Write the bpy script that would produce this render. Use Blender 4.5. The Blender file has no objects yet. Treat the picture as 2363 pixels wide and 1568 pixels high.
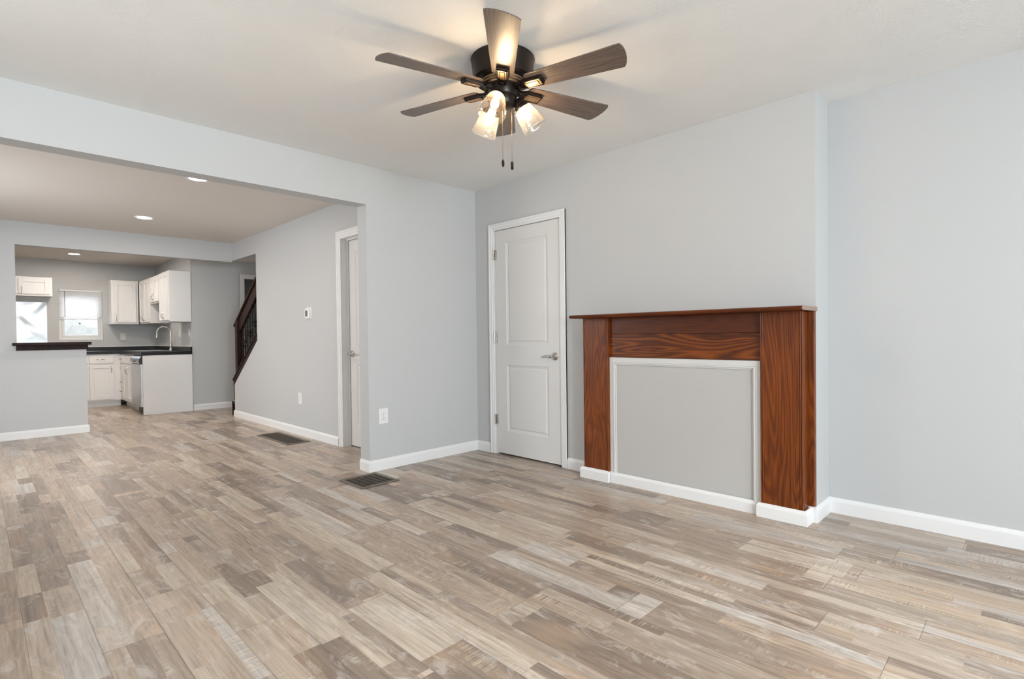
import bpy, bmesh, math, random
from mathutils import Vector, Matrix
random.seed(4)
scene = bpy.context.scene
COL = scene.collection
PI = math.pi

# ------------------------------------------------------------------ camera
W_PX, H_PX = 2363.0, 1568.0
cam_d = bpy.data.cameras.new('camera')
cam = bpy.data.objects.new('camera', cam_d)
COL.objects.link(cam)
YAW, PITCH, ROLL, F_PX, SY = 0.7885, -0.0129, -0.0119, 1231.97, 6.48
fw = Vector((math.sin(YAW)*math.cos(PITCH), math.cos(YAW)*math.cos(PITCH), math.sin(PITCH)))
rt = Vector((math.cos(YAW), -math.sin(YAW), 0)); up = rt.cross(fw)
r2 = rt*math.cos(ROLL)+up*math.sin(ROLL); u2 = -rt*math.sin(ROLL)+up*math.cos(ROLL)
M = Matrix((r2, u2, -fw)).transposed().to_4x4()
M.translation = Vector((-3.3884, -3.8435, 1.089))
cam.matrix_world = M
cam_d.sensor_fit = 'HORIZONTAL'; cam_d.sensor_width = 36.0
cam_d.lens = F_PX/W_PX*36.0
cam_d.shift_y = SY/W_PX
cam_d.clip_start = 0.05
scene.camera = cam

# ------------------------------------------------------------------ view, world, daylight
vs = scene.view_settings
vs.view_transform = 'Standard'; vs.look = 'None'; vs.gamma = 1.0; vs.use_curve_mapping = False
vs.exposure = 0.05
world = bpy.data.worlds.new('overcast_sky'); scene.world = world
world.use_nodes = True
world.node_tree.nodes['Background'].inputs[0].default_value = (0.86, 0.93, 1.0, 1)
world.node_tree.nodes['Background'].inputs[1].default_value = 2.2

def area(name, loc, aim, sx, sy, power, col):
    l = bpy.data.lights.new(name, 'AREA'); l.shape = 'RECTANGLE'; l.size = sx; l.size_y = sy
    l.energy = power; l.color = col
    o = bpy.data.objects.new(name, l); COL.objects.link(o); o.location = loc
    o.rotation_euler = (Vector(aim)-Vector(loc)).to_track_quat('-Z', 'Y').to_euler()
    return o
DAY = (0.89, 0.95, 1.0)
area('daylight_front_right', (-1.85, -7.1, 1.75), (-1.85, 0.0, 1.4), 1.3, 1.5, 85, DAY)  # front pair: area lamps stand in for sky outside the unseen windows
area('daylight_front_left', (-3.3, -7.1, 1.75), (-2.4, 0.0, 1.3), 1.2, 1.5, 345, DAY)
area('bounce_fill_front', (-2.6, -7.4, 0.25), (-2.6, -2.0, 2.46), 2.6, 1.0, 85, (1.0, 0.98, 0.95))  # added lamp aimed up from outside to brighten the ceiling
area('bounce_fill_side', (-5.3, -1.4, 0.25), (-1.3, -0.7, 2.40), 1.6, 1.0, 75, (1.0, 0.98, 0.95))  # added lamp, lifts the left part of the living room ceiling
area('daylight_dining_side', (-5.1, 2.1, 1.8), (0.0, 2.1, 0.9), 1.5, 1.4, 110, (0.98, 0.97, 0.98))  # added lamp outside the unseen dining window
area('daylight_kitchen', (-2.1, 8.6, 2.6), (-2.1, 6.0, 0.2), 1.2, 1.2, 130, DAY)
sl = bpy.data.lights.new('hazy_sun', 'SUN'); sl.energy = 3.0; sl.angle = math.radians(12); sl.color = (1.0, 0.98, 0.95)
sun = bpy.data.objects.new('hazy_sun', sl); COL.objects.link(sun)
sun.rotation_euler = Vector((0.22, 0.88, -0.42)).to_track_quat('-Z', 'Y').to_euler()

# ------------------------------------------------------------------ material helpers
class NT:
    def __init__(s, name):
        s.m = bpy.data.materials.new(name); s.m.use_nodes = True
        s.t = s.m.node_tree; s.t.nodes.clear()
        s.out = s.t.nodes.new('ShaderNodeOutputMaterial')
    def n(s, kind, **kw):
        nd = s.t.nodes.new('ShaderNode'+kind)
        for k, v in kw.items(): setattr(nd, k, v)
        return nd
    def l(s, a, b): s.t.links.new(a, b)
    def setin(s, sock, v):
        if hasattr(v, 'is_output') or isinstance(v, bpy.types.NodeSocket): s.l(v, sock)
        else: sock.default_value = v
    def math(s, op, a, b=None, c=None):
        nd = s.n('Math', operation=op); s.setin(nd.inputs[0], a)
        if b is not None: s.setin(nd.inputs[1], b)
        if c is not None: s.setin(nd.inputs[2], c)
        return nd.outputs[0]
    def mix(s, f, a, b, mode='MIX'):
        nd = s.n('Mix', data_type='RGBA', blend_type=mode)
        s.setin(nd.inputs[0], f); s.setin(nd.inputs[6], a); s.setin(nd.inputs[7], b)
        return nd.outputs[2]
    def pos(s): return s.n('TexCoord').outputs['Object']
    def mapping(s, v, scale, loc=(0, 0, 0)):
        nd = s.n('Mapping'); s.l(v, nd.inputs[0])
        s.setin(nd.inputs['Scale'], scale); s.setin(nd.inputs['Location'], loc)
        return nd.outputs[0]
    def noise(s, v, scale, detail=3, rough=0.55, dist=0.0):
        nd = s.n('TexNoise'); s.l(v, nd.inputs['Vector'])
        nd.inputs['Scale'].default_value = scale; nd.inputs['Detail'].default_value = detail
        nd.inputs['Roughness'].default_value = rough; nd.inputs['Distortion'].default_value = dist
        return nd.outputs['Fac']
    def ramp(s, f, stops, interp='LINEAR'):
        nd = s.n('ValToRGB'); cr = nd.color_ramp; cr.interpolation = interp
        while len(cr.elements) < len(stops): cr.elements.new(0.5)
        for e, (p, c) in zip(cr.elements, stops):
            e.position = p; e.color = (c[0], c[1], c[2], 1) if not isinstance(c, (int, float)) else (c, c, c, 1)
        s.l(f, nd.inputs[0]); return nd.outputs[0]
    def bump(s, h, strength, dist):
        nd = s.n('Bump'); s.l(h, nd.inputs['Height'])
        nd.inputs['Strength'].default_value = strength; nd.inputs['Distance'].default_value = dist
        return nd.outputs[0]
    def principled(s, col, rough=0.5, metal=0.0, normal=None, spec=0.5, **kw):
        p = s.n('BsdfPrincipled')
        s.setin(p.inputs['Base Color'], col if not isinstance(col, tuple) else (*col[:3], 1))
        s.setin(p.inputs['Roughness'], rough); s.setin(p.inputs['Metallic'], metal)
        p.inputs['Specular IOR Level'].default_value = spec
        if normal is not None: s.l(normal, p.inputs['Normal'])
        for k, v in kw.items(): s.setin(p.inputs[k], v)
        s.l(p.outputs[0], s.out.inputs[0]); return s.m

def srgb(r, g, b):
    f = lambda c: (c/255/12.92) if c/255 <= 0.04045 else ((c/255+0.055)/1.055)**2.4
    return (f(r), f(g), f(b))

def paint(name, col, rough=0.5, bump=0.12, scale=260, spec=0.3):
    t = NT(name); p = t.pos()
    h = t.noise(p, scale, 2)
    v = t.noise(p, 1.3, 2)
    c = t.mix(t.math('MULTIPLY', v, 0.06), (*col, 1), (col[0]*0.9, col[1]*0.9, col[2]*0.9, 1))
    return t.principled(c, rough, normal=t.bump(h, bump, 0.001), spec=spec)

def plain(name, col, rough=0.4, metal=0.0, spec=0.5, nz=0.06, scale=30):
    t = NT(name); p = t.pos(); v = t.noise(p, scale, 3)
    c = t.mix(t.math('MULTIPLY', v, nz*2), (*col, 1), (col[0]*0.75, col[1]*0.75, col[2]*0.75, 1))
    return t.principled(c, rough, metal, spec=spec)

def ceiling_mat():
    t = NT('stomped_ceiling_paint'); p = t.pos()
    mask = t.ramp(t.noise(p, 3.2, 3, 0.6, 0.6), [(0.40, 0.0), (0.62, 1.0)])
    w = t.noise(p, 5.0, 2)
    pv = t.n('VectorMath', operation='ADD'); t.l(p, pv.inputs[0])
    sc = t.n('VectorMath', operation='SCALE'); t.l(t.n('TexNoise').outputs['Color'], sc.inputs[0])
    nz = sc.inputs[0].links[0].from_node; t.l(p, nz.inputs['Vector']); nz.inputs['Scale'].default_value = 4.5
    sc.inputs['Scale'].default_value = 0.5
    t.l(sc.outputs[0], pv.inputs[1])
    ridge = t.noise(t.mapping(pv.outputs[0], (30, 75, 30)), 1.0, 3, 0.6, 1.2)
    ridge = t.ramp(ridge, [(0.42, 0.0), (0.60, 1.0)])
    fine = t.noise(p, 70, 3)
    h = t.math('ADD', t.math('MULTIPLY', ridge, mask), t.math('MULTIPLY', fine, 0.25))
    return t.principled((0.85, 0.845, 0.83), 0.8, normal=t.bump(h, 0.35, 0.0035), spec=0.2)

def floor_mat():
    t = NT('printed_vinyl_planks'); p = t.pos()
    sx = t.n('SeparateXYZ'); t.l(p, sx.inputs[0]); X, Y = sx.outputs[0], sx.outputs[1]
    PW, PL = 0.184, 1.22
    xs = t.math('DIVIDE', t.math('ADD', X, 2.541+PW*60), PW)
    row = t.math('FLOOR', xs); fx = t.math('FRACT', xs)
    def white(a, b, c):
        cm = t.n('CombineXYZ'); t.setin(cm.inputs[0], a); t.setin(cm.inputs[1], b); t.setin(cm.inputs[2], c)
        wn = t.n('TexWhiteNoise', noise_dimensions='3D'); t.l(cm.outputs[0], wn.inputs['Vector'])
        return wn.outputs['Value'], wn.outputs['Color']
    h1, _ = white(row, 3.3, 1.0)
    yp = t.math('DIVIDE', t.math('ADD', Y, t.math('MULTIPLY_ADD', h1, PL, 40.0)), PL)
    pl = t.math('FLOOR', yp); fy = t.math('FRACT', yp)
    # printed strips inside the plank
    hs, _ = white(row, pl, 7.0)
    kk = t.math('FLOOR', t.math('MULTIPLY_ADD', hs, 2.6, 1.6))
    fj = t.math('ADD', fx, t.math('MULTIPLY', t.math('SINE', t.math('MULTIPLY', fx, PI)), t.math('MULTIPLY_ADD', h1, 0.3, -0.15)))
    sub = t.math('FLOOR', t.math('MULTIPLY', fj, kk))
    col = t.math('ADD', t.math('MULTIPLY', row, 4.0), sub)
    hl, _ = white(col, 11.0, 2.0)
    ln = t.math('MULTIPLY_ADD', hl, 0.75, 0.40)
    patch = t.math('FLOOR', t.math('DIVIDE', t.math('ADD', Y, t.math('MULTIPLY_ADD', hl, 5.0, 40.0)), ln))
    cv, cc = white(col, patch, pl)
    tone = t.ramp(cv, [(0.0, srgb(129, 113, 101)), (0.14, srgb(152, 136, 122)), (0.30, srgb(171, 155, 139)),
                       (0.44, srgb(186, 170, 153)), (0.58, srgb(196, 178, 158)), (0.70, srgb(178, 160, 143)),
                       (0.82, srgb(206, 193, 175)), (0.92, srgb(200, 194, 187)), (1.0, srgb(214, 206, 196))], 'CONSTANT')
    tone = t.mix(0.30, tone, (*srgb(178, 161, 144), 1))
    # offset the grain per patch so that it breaks at the joints
    off = t.n('VectorMath', operation='MULTIPLY_ADD'); t.l(cc, off.inputs[0])
    off.inputs[1].default_value = (7, 7, 7); t.l(p, off.inputs[2]); q = off.outputs[0]
    g1 = t.noise(t.mapping(q, (80, 2.6, 1)), 1.0, 6, 0.68, 0.5)
    g2 = t.noise(t.mapping(q, (20, 1.2, 1)), 1.0, 4, 0.62, 0.8)
    ring = t.noise(t.mapping(q, (6.5, 1.1, 1)), 1.0, 1, 0.4, 0.7)
    rl = t.math('SINE', t.math('MULTIPLY', ring, 110.0))
    saw = t.noise(t.mapping(q, (9, 150, 1)), 1.0, 3, 0.6)
    sawm = t.ramp(t.noise(t.mapping(q, (9, 2.6, 1)), 1.0, 3, 0.65), [(0.56, 0.0), (0.66, 1.0)])
    wear = t.ramp(t.noise(t.mapping(q, (15, 5.5, 1)), 1.0, 5, 0.7, 0.8), [(0.53, 0.0), (0.66, 1.0)])
    dark = t.ramp(t.noise(t.mapping(q, (18, 3.0, 1)), 1.0, 4, 0.65, 0.5), [(0.57, 0.0), (0.72, 1.0)])
    c = t.mix(0.92, tone, t.ramp(g1, [(0.28, (0.50, 0.47, 0.45)), (0.48, (0.88, 0.87, 0.86)), (0.72, (1.16, 1.15, 1.14))]), 'MULTIPLY')
    c = t.mix(0.7, c, t.ramp(g2, [(0.3, (0.68, 0.66, 0.63)), (0.52, (0.95, 0.94, 0.93)), (0.72, (1.15, 1.14, 1.12))]), 'MULTIPLY')
    ringm = t.math('MULTIPLY', t.math('GREATER_THAN', hl, 0.55), 0.30)
    c = t.mix(ringm, c, t.ramp(rl, [(0.0, (0.80, 0.74, 0.66)), (0.6, (1.08, 1.05, 1.0)), (1.0, (1.10, 1.08, 1.04))]), 'MULTIPLY')
    c = t.mix(t.math('MULTIPLY', wear, 0.42), c, (*srgb(212, 205, 197), 1))
    c = t.mix(t.math('MULTIPLY', dark, 0.42), c, (*srgb(112, 98, 87), 1))
    warm = t.ramp(t.noise(t.mapping(q, (6, 1.2, 1)), 1.0, 2), [(0.55, 0.0), (0.7, 1.0)])
    c = t.mix(t.math('MULTIPLY', warm, 0.28), c, (*srgb(200, 164, 128), 1))
    sm = t.math('MULTIPLY', sawm, t.ramp(saw, [(0.50, 0.0), (0.62, 1.0)]))
    c = t.mix(t.math('MULTIPLY', sm, 0.5), c, (*srgb(222, 206, 180), 1))
    sm2 = t.math('MULTIPLY', sawm, t.ramp(saw, [(0.36, 1.0), (0.46, 0.0)]))
    c = t.mix(t.math('MULTIPLY', sm2, 0.42), c, (*srgb(105, 95, 88), 1))
    # bevelled joints
    ex = t.math('MINIMUM', fx, t.math('SUBTRACT', 1.0, fx))
    ey = t.math('MULTIPLY', t.math('MINIMUM', fy, t.math('SUBTRACT', 1.0, fy)), PL/PW)
    ed = t.math('MINIMUM', ex, ey)
    seam = t.ramp(ed, [(0.0, 1.0), (0.012, 0.0)])
    c = t.mix(t.math('MULTIPLY', seam, 0.55), c, (*srgb(80, 68, 58), 1))
    c = t.mix(1.0, c, (1.05, 1.065, 1.10, 1), 'MULTIPLY')
    rough = t.math('MULTIPLY_ADD', g1, 0.16, 0.23)
    h = t.math('SUBTRACT', t.math('MULTIPLY', g1, 0.35), t.math('MULTIPLY', seam, 1.2))
    return t.principled(c, rough, normal=t.bump(h, 0.25, 0.002), spec=0.48)

def oak_mat(name, axis, dark, mid, light, rings=26.0, freq=2.2, rough=0.38, amp=.12, spec=.32):
    # stained oak with cathedral figure; axis = grain direction
    t = NT(name); p = t.pos()
    s = [7.0*freq/2.2]*3; s[axis] = 0.75*freq/2.2
    ring = t.noise(t.mapping(p, tuple(s), (3.1, 1.7, 0.4)), 1.0, 1.5, 0.45, 0.35)
    sn = t.math('SINE', t.math('MULTIPLY', ring, rings*2.6))
    f = [170.0]*3; f[axis] = 6.0
    grain = t.noise(t.mapping(p, tuple(f)), 1.0, 4, 0.6)
    b = t.noise(t.mapping(p, (2.4, 2.4, 2.4)), 1.0, 3)
    v = t.math('MULTIPLY_ADD', sn, amp, t.math('MULTIPLY_ADD', grain, 0.55, t.math('MULTIPLY_ADD', b, 0.35, -0.02)))
    c = t.ramp(v, [(0.05, dark), (0.42, mid), (0.85, light)])
    pore = t.ramp(grain, [(0.30, 0.0), (0.42, 1.0)])
    c = t.mix(t.math('MULTIPLY', t.math('SUBTRACT', 1.0, pore), 0.5), c, (*dark, 1))
    return t.principled(c, rough, normal=t.bump(grain, 0.2, 0.001), spec=spec)

def blade_mat():
    t = NT('weathered_oak_fan_blade'); p = t.pos()
    g = t.noise(t.mapping(p, (5, 150, 20)), 1.0, 5, 0.65)
    c = t.ramp(g, [(0.25, srgb(58, 49, 44)), (0.5, srgb(98, 85, 77)), (0.75, srgb(124, 111, 101))])
    return t.principled(c, 0.36, normal=t.bump(g, 0.15, 0.001), spec=0.5)

def thin_glass(name, tint, refl_rough=0.03, base=0.04, gain=0.55, stain=0.0):
    t = NT(name)
    tr = t.n('BsdfTransparent'); tr.inputs[0].default_value = (*tint, 1)
    gl = t.n('BsdfGlossy'); gl.inputs['Roughness'].default_value = refl_rough; gl.inputs[0].default_value = (1, 1, 1, 1)
    lw = t.n('LayerWeight'); lw.inputs[0].default_value = 0.35
    f = t.math('MULTIPLY_ADD', t.math('POWER', lw.outputs['Facing'], 2.0), gain, base)
    ms = t.n('MixShader'); t.l(f, ms.inputs[0]); t.l(tr.outputs[0], ms.inputs[1]); t.l(gl.outputs[0], ms.inputs[2])
    if stain > 0:
        df = t.n('BsdfTranslucent'); df.inputs[0].default_value = (1, 0.97, 0.92, 1)
        m2 = t.n('MixShader'); m2.inputs[0].default_value = stain
        t.l(ms.outputs[0], m2.inputs[1]); t.l(df.outputs[0], m2.inputs[2]); t.l(m2.outputs[0], t.out.inputs[0])
    else: t.l(ms.outputs[0], t.out.inputs[0])
    return t.m

def emit(name, col, strength):
    t = NT(name); e = t.n('Emission'); e.inputs[0].default_value = (*col, 1); e.inputs[1].default_value = strength
    t.l(e.outputs[0], t.out.inputs[0]); return t.m

def steel_wavy():
    t = NT('buckled_stainless_sheet'); p = t.pos()
    h = t.noise(p, 2.6, 1.0, 0.5, 0.4)
    br = t.noise(t.mapping(p, (300, 300, 3)), 1.0, 2)
    hh = t.math('ADD', h, t.math('MULTIPLY', br, 0.004))
    return t.principled((0.42, 0.43, 0.44), 0.29, 1.0, normal=t.bump(hh, 0.5, 0.05))

def brushed():
    t = NT('brushed_stainless'); p = t.pos()
    br = t.noise(t.mapping(p, (4, 4, 260)), 1.0, 2)
    return t.principled((0.55, 0.56, 0.58), t.math('MULTIPLY_ADD', br, 0.15, 0.22), 1.0)

def blind_mat():
    t = NT('translucent_white_slat'); p = t.pos()
    pr = t.n('BsdfPrincipled'); pr.inputs['Base Color'].default_value = (0.85, 0.86, 0.88, 1); pr.inputs['Roughness'].default_value = 0.4
    tl = t.n('BsdfTranslucent'); tl.inputs[0].default_value = (0.9, 0.92, 0.95, 1)
    m = t.n('MixShader'); m.inputs[0].default_value = 0.18
    t.l(pr.outputs[0], m.inputs[1]); t.l(tl.outputs[0], m.inputs[2]); t.l(m.outputs[0], t.out.inputs[0]); return t.m

WALL = paint('pale_grey_wall_paint', (0.556, 0.566, 0.570), 0.55)
CEIL = ceiling_mat()
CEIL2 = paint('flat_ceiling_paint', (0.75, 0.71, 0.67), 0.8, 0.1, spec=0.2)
WHITE = paint('white_trim_enamel', (0.82, 0.82, 0.82), 0.35, 0.03, spec=0.4)
DOORW = paint('white_door_paint', (0.72, 0.71, 0.70), 0.4, 0.05, spec=0.4)
PANELW = paint('fireplace_cover_paint', (0.53, 0.52, 0.505), 0.45, 0.06, spec=0.35)
MOULD = paint('fireplace_moulding_paint', (0.70, 0.69, 0.68), 0.4, 0.04, spec=0.35)
CABW = paint('cabinet_white_lacquer', (0.84, 0.84, 0.84), 0.35, 0.02, spec=0.4)
FLOOR = floor_mat()
OAKV = oak_mat('red_oak_upright_grain', 2, srgb(58, 24, 8), srgb(112, 54, 16), srgb(152, 80, 24), rings=52, amp=.125)
OAKH = oak_mat('red_oak_level_grain', 1, srgb(50, 21, 7), srgb(104, 50, 14), srgb(148, 78, 22), rings=46, amp=.20)
OAKS = oak_mat('red_oak_shelf_edge', 1, srgb(56, 24, 9), srgb(92, 43, 15), srgb(122, 62, 22), rings=20, amp=.06)
OAKEND = plain('pale_oak_end_grain', srgb(160, 138, 124), 0.5, nz=0.2, scale=200)
WALNUT = oak_mat('dark_walnut_stain', 1, srgb(16, 7, 5), srgb(36, 16, 11), srgb(58, 30, 20), rings=14, rough=.5, spec=.2)
BLADE = blade_mat()
BRONZE = plain('oil_rubbed_bronze', srgb(40, 33, 29), 0.33, 0.6, nz=0.1)
BRONZEL = plain('burnished_and_lit_bronze', srgb(150, 124, 96), 0.38, 0.85, nz=0.1)  # own tone of rings and chains, lit tone of the iron plates
IRON = plain('black_wrought_iron', srgb(24, 21, 20), 0.45, 0.4)
NICKEL = plain('satin_nickel', (0.55, 0.54, 0.51), 0.24, 1.0)
STEEL = brushed()
STEELW = steel_wavy()
BLACKTOP = plain('black_laminate_top', (0.010, 0.010, 0.011), 0.30, spec=0.3)
BLACK = plain('black_plastic', (0.01, 0.01, 0.01), 0.4)
PLASTIC = plain('white_plastic', (0.82, 0.82, 0.81), 0.3, nz=0.02)
SCREEN = plain('grey_display', srgb(120, 118, 112), 0.2)
VENT = plain('brown_enamel_register', srgb(110, 101, 90), 0.45, 0.2)
VENTD = plain('duct_and_gap_shade', srgb(48, 42, 36), 0.7)  # dark tone replaces shade in the register wells and door gaps
GLASSW = thin_glass('window_glass', (0.97, 0.98, 0.98))
GLASSS = thin_glass('ribbed_lamp_glass', (0.97, 0.95, 0.92), 0.08, 0.07, 0.60, 0.018)
BULB = emit('lit_bulb', (1.0, 0.74, 0.46), 240.0)
DISC = emit('lit_led_disc', (1.0, 0.88, 0.76), 205.0)
BLIND = blind_mat()
SNOW = plain('pale_gravel', (0.22, 0.22, 0.22), 0.9, nz=0.3, scale=3)
SHRUB = plain('bare_pale_shrub', (0.46, 0.46, 0.45), 0.9, nz=0.9, scale=5)

# ------------------------------------------------------------------ mesh helpers
class MB:
    def __init__(s): s.bm = bmesh.new()
    def _merge(s, b):
        me = bpy.data.meshes.new('tmp'); b.to_mesh(me); b.free(); s.bm.from_mesh(me); bpy.data.meshes.remove(me)
    def box(s, x0, x1, y0, y1, z0, z1, bev=0.0, seg=2):
        b = bmesh.new()
        bmesh.ops.create_cube(b, size=1.0)
        for v in b.verts:
            v.co = Vector(((x0+x1)/2+v.co.x*(x1-x0), (y0+y1)/2+v.co.y*(y1-y0), (z0+z1)/2+v.co.z*(z1-z0)))
        if bev > 0: bmesh.ops.bevel(b, geom=b.edges[:], offset=bev, segments=seg, profile=0.5, affect='EDGES')
        s._merge(b); return s
    def prism(s, poly, axis, a, b2, bev=0.0):
        # poly: list of 2-D points in the two remaining axes in order (x: y,z  y: x,z  z: x,y)
        b = bmesh.new()
        def co(p, w):
            if axis == 0: return (w, p[0], p[1])
            if axis == 1: return (p[0], w, p[1])
            return (p[0], p[1], w)
        A = [b.verts.new(co(p, a)) for p in poly]; B = [b.verts.new(co(p, b2)) for p in poly]
        b.faces.new(A); b.faces.new(B[::-1])
        n = len(poly)
        for i in range(n): b.faces.new((A[i], B[i], B[(i+1) % n], A[(i+1) % n]))
        bmesh.ops.recalc_face_normals(b, faces=b.faces[:])
        if bev > 0: bmesh.ops.bevel(b, geom=b.edges[:], offset=bev, segments=2, profile=0.5, affect='EDGES')
        s._merge(b); return s
    def tube(s, pts, r, n=10, caps=True):
        b = bmesh.new(); pts = [Vector(p) for p in pts]; rings = []
        rs = r if isinstance(r, (list, tuple)) else [r]*len(pts)
        ref = None
        for i, p in enumerate(pts):
            d = (pts[min(i+1, len(pts)-1)]-pts[max(i-1, 0)]).normalized()
            if ref is None:
                ref = d.orthogonal().normalized()
            ref = (ref-d*ref.dot(d)).normalized(); bi = d.cross(ref)
            rings.append([b.verts.new(p+(ref*math.cos(2*PI*k/n)+bi*math.sin(2*PI*k/n))*rs[i]) for k in range(n)])
        for i in range(len(rings)-1):
            for k in range(n): b.faces.new((rings[i][k], rings[i][(k+1) % n], rings[i+1][(k+1) % n], rings[i+1][k]))
        if caps: b.faces.new(rings[0][::-1]); b.faces.new(rings[-1])
        bmesh.ops.recalc_face_normals(b, faces=b.faces[:])
        s._merge(b); return s
    def lathe(s, prof, mat=None, n=48):
        # prof: (r, z) list, around z; mat places it
        b = bmesh.new(); rings = []
        for r, z in prof:
            if r < 1e-6: rings.append([b.verts.new((0, 0, z))])
            else: rings.append([b.verts.new((r*math.cos(2*PI*k/n), r*math.sin(2*PI*k/n), z)) for k in range(n)])
        for i in range(len(rings)-1):
            A, B = rings[i], rings[i+1]
            for k in range(n):
                k2 = (k+1) % n
                if len(A) == 1 and len(B) == 1: continue
                if len(A) == 1: b.faces.new((A[0], B[k2], B[k]))
                elif len(B) == 1: b.faces.new((A[k], A[k2], B[0]))
                else: b.faces.new((A[k], A[k2], B[k2], B[k]))
        bmesh.ops.recalc_face_normals(b, faces=b.faces[:])
        if mat is not None: bmesh.ops.transform(b, matrix=mat, verts=b.verts[:])
        s._merge(b); return s
    def ball(s, c, r, sub=2, sc=(1, 1, 1)):
        b = bmesh.new(); bmesh.ops.create_icosphere(b, subdivisions=sub, radius=r)
        for v in b.verts: v.co = Vector((v.co.x*sc[0], v.co.y*sc[1], v.co.z*sc[2]))+Vector(c)
        s._merge(b); return s
    def xf(s, mat): bmesh.ops.transform(s.bm, matrix=mat, verts=s.bm.verts[:]); return s
    def build(s, name, mat, parent=None, world=True, smooth=None):
        # world=True: the coordinates are the world's; shifted to the parent's frame here
        off = Vector((0, 0, 0)); q = parent
        if world:
            while q is not None: off += q.location; q = q.parent
        if off.length > 0: bmesh.ops.translate(s.bm, vec=-off, verts=s.bm.verts[:])
        me = bpy.data.meshes.new(name); s.bm.to_mesh(me); s.bm.free()
        if smooth is not None:
            me.shade_smooth(); me.set_sharp_from_angle(angle=math.radians(smooth))
        me.materials.append(mat)
        o = bpy.data.objects.new(name, me); COL.objects.link(o)
        if parent is not None: o.parent = parent
        return o

def tag(o, label=None, cat=None, group=None, kind=None):
    if label: o['label'] = label
    if cat: o['category'] = cat
    if group: o['group'] = group
    if kind: o['kind'] = kind
    return o
def thing(name, label, cat, loc=(0, 0, 0), rz=0.0, group=None, kind=None):
    o = bpy.data.objects.new(name, None); COL.objects.link(o)
    o.location = loc; o.rotation_euler = (0, 0, rz); o.empty_display_size = 0.1
    return tag(o, label, cat, group, kind)
def dup(root, loc, label):
    r = root.copy(); COL.objects.link(r); r.location = loc; r['label'] = label
    for ch in list(root.children):
        c = ch.copy(); COL.objects.link(c); c.parent = r
        for g in list(ch.children):
            d = g.copy(); COL.objects.link(d); d.parent = c
    return r
def struct(o, label, cat): return tag(o, label, cat, kind='structure')

# ------------------------------------------------------------------ room shell
H, H2, HH = 2.464, 2.422, 2.335
XP, TP, HS = -1.162, 0.138, 2.153           # partition end, thickness, header underside
XD = -0.828                                  # dining room right wall face
Y1, TK = 4.209, 0.12                         # kitchen front wall
YK = 5.345                                   # hall wall face
KR = -1.06                                   # kitchen right wall face
Y3 = 7.63                                    # kitchen back wall face
XL, YF = -4.5, -6.5                          # left wall, front wall
YC, DR = -2.925, 0.249                       # chimney breast edge, recess depth

struct(MB().box(XL-.12, 0.6, YF-.12, Y3+.12, -0.06, 0.0).build('floor', FLOOR), 'grey and tan wood-look plank floor running through all rooms', 'floor')
struct(MB().box(XL, DR, YF, 0.0, H, H+.08).build('ceiling', CEIL), 'textured white ceiling above the living room', 'ceiling')
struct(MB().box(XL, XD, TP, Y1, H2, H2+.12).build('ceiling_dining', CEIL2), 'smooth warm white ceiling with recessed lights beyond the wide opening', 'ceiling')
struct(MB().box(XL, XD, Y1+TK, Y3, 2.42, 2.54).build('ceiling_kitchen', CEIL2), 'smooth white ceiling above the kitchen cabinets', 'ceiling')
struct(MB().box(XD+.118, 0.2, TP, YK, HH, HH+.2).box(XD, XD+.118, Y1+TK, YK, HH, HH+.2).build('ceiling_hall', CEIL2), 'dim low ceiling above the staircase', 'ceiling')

# right wall: door wall and chimney breast (x = 0), then the recess (x = DR)
D1A, D1B, D1T = -0.262, -1.048, 2.052        # door 1 opening
m = MB()
m.box(0, DR, D1A, TP, 0, H+.08); m.box(0, DR, D1B, D1A, D1T, H+.08)
m.box(0, DR, YC, D1B, 0, H+.08); m.box(DR, DR+.12, YF, TP, 0, H+.08)
struct(m.build('wall_right', WALL), 'pale grey wall holding the closet door and the wooden mantel', 'wall')
# partition and header
m = MB(); m.box(XP, 0, 0, TP, 0, H+.08); m.box(XL, XP, 0, TP, HS, H+.08); m.box(XL, -4.15, 0, TP, 0, HS)
struct(m.build('wall_back', WALL), 'pale grey partition and header around the wide opening', 'wall')
# dining right wall with door 2 opening and the stair opening
D2A, D2B, D2T = 0.29, 1.062, 2.062
T2 = 0.118
def slope(y, z0): return z0-0.70*(y-3.34)    # stair slope
m = MB()
m.box(XD, XD+T2, TP, D2A, 0, 2.6); m.box(XD, XD+T2, D2A, D2B, D2T, 2.6)
m.box(XD, XD+T2, D2B, 3.32, 0, 2.6)
m.prism([(3.32, 0), (4.20, 0), (4.20, slope(4.20, 1.05)), (3.32, slope(3.32, 1.05))], 0, XD, XD+T2)
m.box(XD, XD+T2, 3.32, Y1+TK, 2.18, 2.6)
struct(m.build('wall_dining', WALL), 'pale grey wall with the thermostat, cut open beside the stairs', 'wall')
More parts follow.
